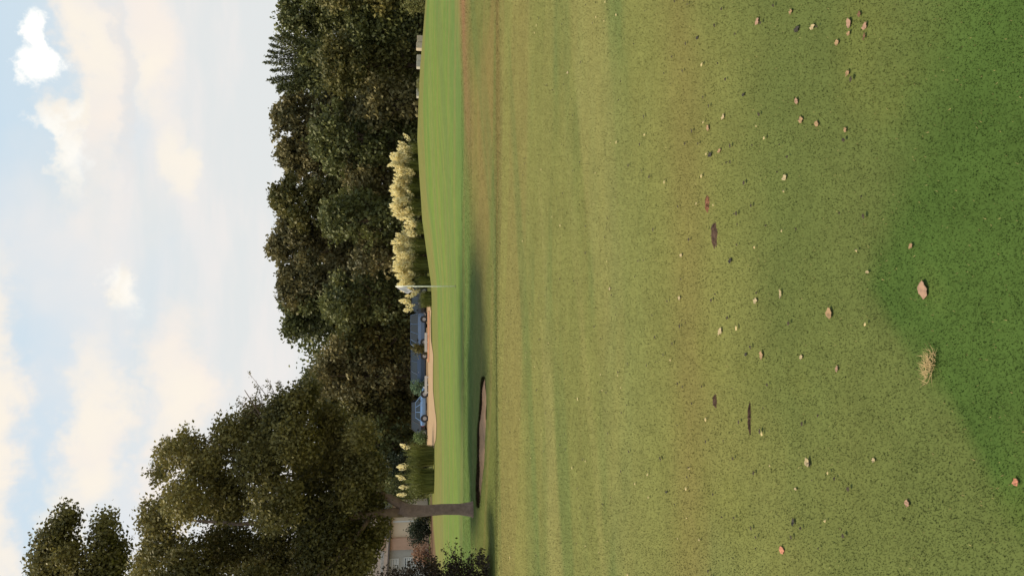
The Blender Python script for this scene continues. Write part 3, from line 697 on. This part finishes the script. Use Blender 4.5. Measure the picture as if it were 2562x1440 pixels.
# ------------------------------------------------------------------ vehicles
m_glass = mat('car_glass', (.02, .028, .035), .08, spec=.8); m_tyre = mat('tyre', (.015, .015, .015), .8); m_rim = mat('rim', (.4, .4, .42), .35, metal=.8)
m_lamp = mat('headlight_glass', (.75, .78, .8), .15); m_tail = mat('tail_light', (.35, .02, .02), .3); m_trim = mat('black_trim', (.02, .02, .022), .5)
def car(yi, depth, rz, col, label, ln=4.5, wd=1.8, ht=1.5, kind='sedan', name='parked_car', metal=.3):
    b = P(HZ, yi, depth); b.z = H(b.x, b.y)+.03; t = empty(name, b, rz); tag(t, label, 'van' if 'van' in kind else 'car', 'vehicles parked behind the green')
    mp = mat('car_paint', col, .35, metal=metal, coat=.6); hl = ln/2; hw = wd/2; belt = ht*.60 if kind != 'van' else ht*.55
    nose = {'sedan': .95, 'suv': .80, 'van': .62, 'hatch': .8}[kind]; tail = {'sedan': .85, 'suv': .12, 'van': .08, 'hatch': .25}[kind]
    # lower body lofted over its length: rounded nose and tail
    st = [(-hl, .42, belt-.18, .86), (-hl+.12, .28, belt-.02, .95), (-hl+.5, .22, belt, 1), (-.2*ln, .2, belt+.02, 1), (.15*ln, .2, belt, 1), (hl-nose, .22, belt-.02, 1), (hl-.35, .24, belt-.16, .97), (hl-.08, .3, belt-.26, .9), (hl, .4, belt-.36, .82)]
    vs = []; fs = []
    for xx, z0, z1, kk in st:
        w = hw*kk; vs += [(xx, -w*.92, z0), (xx, -w, z0+.12), (xx, -w, (z0+z1)/2+.08), (xx, -w*.93, z1), (xx, w*.93, z1), (xx, w, (z0+z1)/2+.08), (xx, w, z0+.12), (xx, w*.92, z0)]
    for i in range(len(st)-1):
        for k in range(8): fs.append((i*8+k, i*8+(k+1) % 8, (i+1)*8+(k+1) % 8, (i+1)*8+k))
    fs += [tuple(range(8)), tuple((len(st)-1)*8+k for k in range(8))[::-1]]
    mb = MB(); mb.add(vs, fs); body = mb.build('body', mp, t, smoothf=False)
    # greenhouse
    x0, x1 = -hl+tail*.5+.08, hl-nose; r0, r1 = x0+.35*(1 if kind in ('sedan', 'hatch') else .45), x1-.62
    bw, rw = hw*.91, hw*.74
    V4 = [(x0, -bw, belt-.03), (x1, -bw, belt-.04), (x1, bw, belt-.04), (x0, bw, belt-.03), (r0, -rw, ht-.05), (r1, -rw, ht-.05), (r1, rw, ht-.05), (r0, rw, ht-.05)]
    mb = MB(); mb.add(V4, [(0, 1, 5, 4), (1, 2, 6, 5), (2, 3, 7, 6), (3, 0, 4, 7), (4, 5, 6, 7)]); mb.build('windows', m_glass, t)
    mb = MB(); mb.box(r0-.04, r1+.06, -rw-.03, rw+.03, ht-.055, ht); mb.build('roof', mp, t, bevel=.02)
    for sy in (-1, 1):
        for u in (0, .36, .68, 1):
            a = Vector((x0+(x1-x0)*u, sy*(bw+.012), belt-.03)); e = Vector((r0+(r1-r0)*u, sy*(rw+.012), ht-.04))
            mb = MB(); mb.tube([a, e], [.04, .035], n=5); mb.build('pillar', mp, t)
    for sx in (-1, 1):
        for sy in (-1, 1):
            cx = sx*ln*.305; w = empty_part('wheel', t, (cx, sy*(hw-.11), .33))
            mb = MB(); mb.tube([(0, -.11, 0), (0, .11, 0)], [.33, .33], n=20); mb.build('tyre', m_tyre, w, bevel=.02)
            mb = MB(); mb.tube([(0, sy*.09, 0), (0, sy*.125, 0)], [.21, .19], n=14); mb.build('rim', m_rim, w)
        mb = MB()
    for sy in (-1, 1):
        for cx in (-ln*.305, ln*.305):
            mb = MB(); mb.tube([(cx, sy*(hw-.05), .35), (cx, sy*(hw+.006), .35)], [.39, .39], n=18); mb.build('wheel_arch', m_trim, t)
        mb = MB(); mb.box(hl-.20, hl-.03, sy*hw*.80-.16, sy*hw*.80+.06, belt-.42, belt-.30); mb.build('headlight', m_lamp, t, bevel=.02)
        mb = MB(); mb.box(-hl-.01, -hl+.14, sy*hw*.78-.10, sy*hw*.78+.10, belt-.35, belt-.1); mb.build('tail_light', m_tail, t, bevel=.02)
        mb = MB(); mb.box(x1-.55, x1-.40, sy*(bw+.1)-.07, sy*(bw+.1)+.07, belt, belt+.13); mb.build('wing_mirror', m_trim, t, bevel=.02)
        for u in (.25, .6):
            mb = MB(); mb.box(x0+(x1-x0)*u, x0+(x1-x0)*u+.16, sy*(hw+.005)-.012, sy*(hw+.005)+.012, belt-.13, belt-.10); mb.build('door_handle', m_rim, t)
    mb = MB(); mb.box(hl-.10, hl+.03, -hw*.7, hw*.7, .26, .42); mb.build('front_bumper', m_trim, t, bevel=.03)
    mb = MB(); mb.box(-hl-.04, -hl+.10, -hw*.75, hw*.75, .28, .46); mb.build('rear_bumper', m_trim, t, bevel=.03)
    return t
def empty_part(name, parent, loc):
    o = bpy.data.objects.new(name, None); COL.objects.link(o); o.parent = parent; o.location = loc; return o
car(757, 84, math.pi, (.012, .012, .016), 'black car half hidden behind the greenish pampas clump', kind='hatch', ln=4.1, ht=1.65)
car(835, 83, math.radians(205), (.12, .18, .30), 'silver minivan parked between the black car and the navy car', kind='van', ln=4.2, ht=1.75, name='parked_van')
car(925, 81, math.pi, (.022, .050, .110), 'long navy blue estate car parked side on in the middle of the row', kind='suv', ln=4.9, ht=1.72)
car(1016, 79, math.radians(8), (.17, .29, .50), 'pale silver blue car parked before the dark grey van', kind='sedan', ln=3.9, ht=1.25)
car(1048, 83.5, math.pi, (.045, .045, .052), 'dark grey van at the end of the row beside the pale bush', kind='van', ln=4.2, ht=1.65, name='parked_van')
m_white = mat('white_paint', (.58, .56, .52), .7)
m_kerb = mat('brick_edging', (.30, .14, .075), .9, vary=.2, scale=2)
def stop(yi0, yi1, depth, label):
    a = P(HZ, yi1, depth); e = P(HZ, yi0, depth); z = H(a.x, depth)
    t = empty('parking_barrier', ((a.x+e.x)/2, depth, z+.03)); tag(t, label, 'parking barrier', 'low white barriers before the cars'); w = e.x-a.x
    mb = MB(); mb.box(-w/2, w/2, -.08, .08, .12, .36); mb.build('rail', m_white, t, bevel=.02)
    for sx in (-1, 0, 1): mb = MB(); mb.box(sx*w*.42-.06, sx*w*.42+.06, -.05, .05, -.02, .13); mb.build('foot', m_white, t)
stop(832, 880, 77, 'low white barrier before the silver minivan')
stop(940, 985, 76.5, 'low white barrier before the end of the navy car')
mb = MB(); a = P(HZ, 905, 74); e = P(HZ, 778, 72)
mb.tube([(a.x, a.y, H(a.x, a.y)+.06), ((a.x+e.x)/2, 72.6, H(0, 72)+.06), (e.x, e.y, H(e.x, e.y)+.06)], [.13, .14, .13], n=4)
tag(mb.build('brick_edging', m_kerb), 'rust brown brick edging along the path by the black car', 'edging')

# ------------------------------------------------------------------ house
m_brick = mat('pink_brick', (.50, .31, .22), .9, vary=.14, scale=1.6); m_cream = mat('cream_wall', (.66, .52, .38), .9, vary=.08, scale=1.2); m_siding = mat('grey_siding', (.40, .37, .33), .8, vary=.08, scale=2)
m_roof = mat('roof_shingle', (.10, .08, .07), .9, vary=.25, scale=3); m_blind = mat('white_blind', (.62, .60, .56), .7); m_pane = mat('window_pane', (.10, .11, .12), .1, spec=.8)
D = 76.; hx = lambda yi: (720-yi)/F_PX*D
hs = empty('brick_house', (hx(1380), D, 0)); tag(hs, 'brick and siding house glimpsed under the oak branches', 'house'); ox = hx(1380)
mb = MB(); mb.box(hx(1337)-ox, hx(1298)-ox, 0, 8, -.3, 3.6); mb.build('cream_wall', m_cream, hs)
mb = MB(); mb.box(hx(1366)-ox, hx(1337)-ox-.003, -.25, 8, -.3, 4.6); mb.build('brick_wall', m_brick, hs)
mb = MB(); mb.box(hx(1700)-ox, hx(1366)-ox-.003, 0, 8, -.3, 4.6); mb.build('siding_wall', m_siding, hs)
for k in range(26):
    mb = MB(); z = -.1+k*.18; mb.box(hx(1700)-ox, hx(1366)-ox-.01, -.022, -.001, z, z+.165); mb.build('siding_board', m_siding, hs)
for (ya, yb, za, zb) in ((1413, 1388, .9, 2.3), (1443, 1420, .9, 2.3), (1407, 1390, 2.9, 4.0), (1480, 1455, .9, 2.3)):
    x0, x1 = hx(ya)-ox, hx(yb)-ox; w = empty_part('window', hs, ((x0+x1)/2, -.05, za)); q = (x1-x0)/2; hh = zb-za
    mb = MB(); mb.box(-q-.08, -q, -.05, .04, -.08, hh+.08); mb.box(q, q+.08, -.05, .04, -.08, hh+.08); mb.box(-q, q, -.05, .04, -.08, 0); mb.box(-q, q, -.05, .04, hh, hh+.08); mb.box(-q, q, -.04, .03, hh/2-.03, hh/2+.03); mb.build('frame', m_white, w)
    mb = MB(); mb.box(-q, q, .0, .012, 0, hh); mb.build('pane', m_pane, w)
    mb = MB()
    for k in range(int(hh/.16)): mb.box(-q+.01, q-.01, -.018, -.003, k*.16+.02, k*.16+.13)
    mb.build('blind', m_blind, w)
mb = MB(); mb.box(hx(1299)-ox+.01, hx(1296)-ox+.02, -.14, -.02, 1.0, 3.4); mb.build('downpipe', m_white, hs)
x0, x1 = hx(1700)-ox-.4, hx(1298)-ox+.4
mb = MB(); mb.add([(x0, -.6, 4.6), (x1, -.6, 3.7), (x1, 8.6, 3.7), (x0, 8.6, 4.6), (x0, 4, 7.6), (x1-1, 4, 6.6), (x0, -.6, 4.45), (x1, -.6, 3.55), (x1, 8.6, 3.55), (x0, 8.6, 4.45)],
              [(0, 1, 5, 4), (2, 3, 4, 5), (1, 2, 5), (3, 0, 4), (0, 6, 7, 1), (1, 7, 8, 2), (2, 8, 9, 3), (3, 9, 6, 0), (6, 9, 8, 7)]); mb.build('roof', m_roof, hs)

# ------------------------------------------------------------------ fallen leaves and debris
KIND = {'pink': (.30, .18, .12), 'tan': (.30, .19, .10), 'cream': (.38, .30, .17), 'dark': (.022, .018, .012), 'brown': (.15, .075, .035), 'red': (.42, .17, .10)}
LM = {k: mat(k+'_dead_leaf', v, .75, vary=.22, scale=60, bump=.3, trans=.12) for k, v in KIND.items()}
def leaf_obj(xi, yi, lpx, wpx, kind, label, rot=0, curl=.25, lobed=False, name='fallen_leaf', cat='leaf'):
    p = gnd(xi, yi); D_ = (p-Vector((0, 0, EYE))).length; mpp = D_/F_PX; sn = (EYE-p.z)/D_
    q_ = 1 if lpx > 44 else .76; Lh = lpx*mpp/2*.92*q_; Wh = wpx*mpp/2/max(sn, .35)*.88*q_; nseg = 9; vs = []; fs = []
    for i in range(nseg+1):
        u = i/nseg*2-1; w = Wh*(max(0, 1-abs(u)**1.7))**.85*(1+(.35*math.sin(i*2.6) if lobed else .10*math.sin(i*2.1+xi)))
        zb = curl*.45*Lh*(u*u)+.0015*math.sin(i*1.7+yi)
        for j in (-1, -.5, 0, .5, 1):
            vs.append((u*Lh, j*w*(1-.25*curl*abs(j))+.12*Wh*math.sin(i*.9+xi)*min(1, w/Wh*1.5), zb+curl*.8*w*j*j*(1 if j > 0 else .4)*(1+.4*math.sin(i*1.3+xi))+(-.001 if j == 0 else 0)))
    for i in range(nseg):
        for j in range(4): fs.append((i*5+j, (i+1)*5+j, (i+1)*5+j+1, i*5+j+1))
    # stalk
    n0 = len(vs); vs += [(Lh*.9, -.0012, zb*.9), (Lh*.9, .0012, zb*.9), (Lh*1.25, 0, zb*.6), (Lh*.9, 0, zb*.9+.002)]; fs += [(n0, n0+1, n0+2), (n0+1, n0+3, n0+2), (n0+3, n0, n0+2)]
    mb = MB(); mb.add(vs, fs); o = mb.build(name, LM[kind], smoothf=True); so = o.modifiers.new('thickness', 'SOLIDIFY'); so.thickness = .0012
    o.location = p+Vector((0, 0, .0065)); o.rotation_euler = (random.uniform(-.08, .08)+.06, random.uniform(-.15, .15), rot); tag(o, label, cat, 'dead leaves fallen on the grass')
LV = [
 (2315, 725, 46, 21, 'pink', 'clean oval pink brown leaf, largest on the dark green grass', .0, .12),
 (2083, 783, 40, 17, 'tan', 'folded tan leaf between the pink oval leaf and the fairway', .1, .5),
 (1898, 752, 22, 11, 'cream', 'small blocky cream leaf beside a thin dark twig', .2, .4),
 (1808, 828, 20, 13, 'cream', 'cream two lobed leaf further out than the dry grass tuft', .9, .4, True),
 (1910, 888, 32, 9, 'tan', 'slender tan leaf with a dark end near two dark specks', .1, .5),
 (1959, 735, 34, 6, 'cream', 'narrow cream curled leaf lying like a thin twig', .15, .7),
 (2010, 893, 16, 9, 'cream', 'small whitish leaf at the end of a pale crumb trail', .3, .4),
 (1832, 652, 20, 9, 'dark', 'small dark leaf close to the dark bare soil scar', .2, .4),
 (1969, 444, 22, 13, 'cream', 'cream leaf alone between the soil scar and the leaf group by the top edge', .5, .4),
 (2012, 300, 24, 12, 'tan', 'faint tan leaf, first of a close pair', .3, .3),
 (2050, 310, 20, 11, 'tan', 'faint tan leaf, second of a close pair, nearer the camera', -.4, .3),
 (2000, 253, 24, 8, 'pink', 'narrow pinkish leaf just beyond the faint pair', .1, .4),
 (2123, 325, 20, 8, 'tan', 'small dull leaf nearer the camera than the faint pair', .6, .3),
 (2130, 58, 34, 12, 'pink', 'long pink tan leaf in the group by the top edge of the picture', .05, .4),
 (2130, 84, 16, 9, 'tan', 'small curled tan leaf touching the long pink tan leaf', .4, .6),
 (2174, 66, 20, 15, 'pink', 'squarish pink leaf nearest the camera in the top edge group', .8, .4),
 (2173, 92, 26, 6, 'brown', 'thin dark brown strip leaf behind the squarish pink leaf', .0, .4),
 (2104, 107, 20, 10, 'tan', 'light tan leaf below the long pink tan leaf in the top edge group', -.2, .4),
 (2042, 68, 18, 12, 'cream', 'pale cream leaf next to a round dark leaf by the top edge', .4, .5),
 (1998, 73, 20, 13, 'dark', 'round black leaf by the pale cream leaf near the top edge', .3, .4),
 (1986, 30, 20, 8, 'tan', 'small tan and dark leaf nearest the top edge of the picture', .2, .5),
 (1902, 54, 22, 12, 'pink', 'flat pinkish leaf furthest out of the top edge group', .5, .2),
 (2158, 36, 22, 8, 'brown', 'faint brown leaf between the two pink leaves by the top edge', .2, .2),
 (2128, 183, 18, 11, 'tan', 'ragged little tan leaf alone below the top edge group', .9, .4, True),
 (2292, 615, 18, 12, 'tan', 'small tan leaf on the dark grass beyond the pink oval leaf', .9, .4, True),
 (2181, 680, 10, 10, 'cream', 'tiny round cream leaf between pink oval leaf and folded tan leaf', .0, .4),
 (2027, 1155, 32, 12, 'cream', 'curled cream leaf with a black hollow on the olive grass', .1, .9),
 (2030, 1160, 20, 6, 'dark', 'black curled scrap tucked inside the cream curled leaf', .2, .4),
 (2193, 1150, 14, 9, 'cream', 'small cream leaf nearer the camera than the curled one with a black hollow', .3, .4),
 (2276, 1258, 24, 13, 'pink', 'small pale pink leaf towards the bottom edge of the picture', .05, .3),
 (2555, 1205, 24, 16, 'red', 'reddish leaf cut by the picture edge nearest the camera', .6, .3),
 (1990, 1305, 28, 8, 'dark', 'narrow black leaf near the bottom edge of the picture', .1, .5),
 (1960, 1375, 26, 14, 'red', 'faint reddish leaf sunk in the grass near the bottom edge', .3, .1),
 (2102, 922, 22, 8, 'pink', 'faint pinkish leaf sunk in grass beside the dry grass tuft', .1, .2),
 (1997, 1222, 9, 8, 'cream', 'tiny whitish round leaf beyond the pale pink leaf', 0, .2),
 (1782, 387, 16, 11, 'dark', 'round dark leaf touching a small tan leaf on the brown strip', .2, .4),
 (1804, 377, 14, 9, 'tan', 'small tan leaf touching the round dark leaf', .4, .4),
 (1814, 292, 14, 10, 'cream', 'small cream leaf with dark corner at the edge of the brown strip', .9, .5),
 (1775, 320, 22, 7, 'tan', 'narrow tan leaf with a dark tail on the brown strip', 0, .4),
 (1708, 638, 12, 8, 'cream', 'little cream leaf further out than the soil scar', .2, .4),
 (1703, 745, 16, 6, 'cream', 'little cream and dark leaf out on the fairway', .1, .4),
 (1529, 722, 12, 6, 'cream', 'tiny cream leaf far out in the middle of the fairway', .2, .4),
 (1422, 182, 8, 6, 'cream', 'most distant tiny pale leaf on the fairway', 0, .3),
 (1748, 95, 12, 6, 'dark', 'dark leaf on the brown strip nearest the top edge', .2, .3),
 (1866, 237, 12, 7, 'dark', 'dark leaf with a smaller twin speck beyond the faint pair', .3, .3),
 (1870, 886, 12, 7, 'dark', 'dark speck like leaf beside the slender tan leaf', .3, .3),
 (1672, 1230, 9, 7, 'dark', 'small dark leaf on pale fairway towards the bottom edge', .3, .3),
]
for q in LV: leaf_obj(*q)
# frayed tuft of dry grass
p = gnd(2340, 915); t = empty('dry_grass_tuft', p); tag(t, 'frayed tuft of straw coloured dry grass by the dark green patch', 'dry grass')
m_straw = mat('straw', (.36, .26, .12), .8, trans=.2)
V_ = []; F_ = []
for k in range(170):
    a = random.gauss(0, .8)+1.4*random.choice((0, 1, 1)); cx = random.gauss(0, .022); cy = random.gauss(0, .013)-.3*cx; ln = random.uniform(.012, .045); w = random.uniform(.0006, .0013); z0 = .012+random.random()*.012
    d = (math.cos(a)*ln, math.sin(a)*ln); n0 = len(V_); V_ += [(cx-d[1]*w/ln, cy+d[0]*w/ln, z0), (cx+d[1]*w/ln, cy-d[0]*w/ln, z0), (cx+d[0], cy+d[1], z0+random.uniform(-.006, .012))]; F_.append((n0, n0+1, n0+2))
o = link('straw', mesh_np('straw', V_, F_), m_straw, t); o['kind'] = 'stuff'
# bare soil scars
m_soil = mat('bare_soil', (.075, .040, .024), .95, vary=.4, scale=50, bump=1)
def scar(xi, yi, lpx, wpx, label, mt=None, n=42):
    p = gnd(xi, yi); D_ = (p-Vector((0, 0, EYE))).length; mpp = D_/F_PX; sn = (EYE-p.z)/D_; Lh = lpx*mpp/2; Wh = wpx*mpp/2/sn
    vs = [(0, 0, 0)]; r_ = []
    for k in range(n):
        a = math.tau*k/n; q = random.uniform(.62, 1.12); vs.append((math.cos(a)*Lh*q, math.sin(a)*Wh*q, -.008)); vs.append((math.cos(a)*Lh*q*.6, math.sin(a)*Wh*q*.6, random.uniform(-.001, .006)))
    fs = []
    for k in range(n):
        o1, i1 = 1+2*k, 2+2*k; o2, i2 = 1+2*((k+1) % n), 2+2*((k+1) % n); fs += [(0, i1, i2), (i1, o1, o2, i2)]
    mb = MB(); mb.add(vs, fs); o = mb.build('soil_scar', mt or m_soil); o.location = p+Vector((0, 0, .008)); tag(o, label, 'bare soil')
scar(1788, 588, 70, 14, 'long dark bare soil scar on the brown strip')
scar(1793, 1003, 34, 8, 'broken dark soil scar towards the bottom edge of the picture')
scar(1878, 1046, 82, 4, 'thin dark slit in the turf towards the bottom edge')
scar(1772, 508, 44, 9, 'short rust coloured soil scar beside the long dark one', mat('rust_soil', (.22, .095, .05), .95, vary=.3, scale=50, bump=1))
# countless specks
n = 620; V_ = []; F_ = []; C_ = []
for k in range(n):
    yy = 2.6*(13/2.6)**random.random(); xx = random.uniform(-1, 1)*(.4*yy+.6)
    if 3.4 < yy < 5.2 and random.random() < .5: pass
    elif random.random() < .35: continue
    sz = random.uniform(.0025, .008)*(1+.10*yy); z = H(xx, yy)+.012; a = random.random()*3; n0 = len(V_); dk = random.random() < .78
    for j in range(5):
        q = a+j*math.tau/5; V_.append((xx+math.cos(q)*sz*random.uniform(.6, 1.6), yy+math.sin(q)*sz, z+random.uniform(0, .005)))
    V_.append((xx, yy, z+.008)); F_ += [(n0+j, n0+(j+1) % 5, n0+5) for j in range(5)]
    cc = (.035, .026, .014) if dk else (.42, .33, .16); C_ += [cc]*6
o = link('leaf_crumbs', mesh_np('leaf_crumbs', V_, F_, False, turf=np.array(C_)), mat('crumb', attr='turf', rough=.9)); tag(o, 'dark and pale crumbs of dead leaf and soil strewn over the fairway', 'debris', kind='stuff')
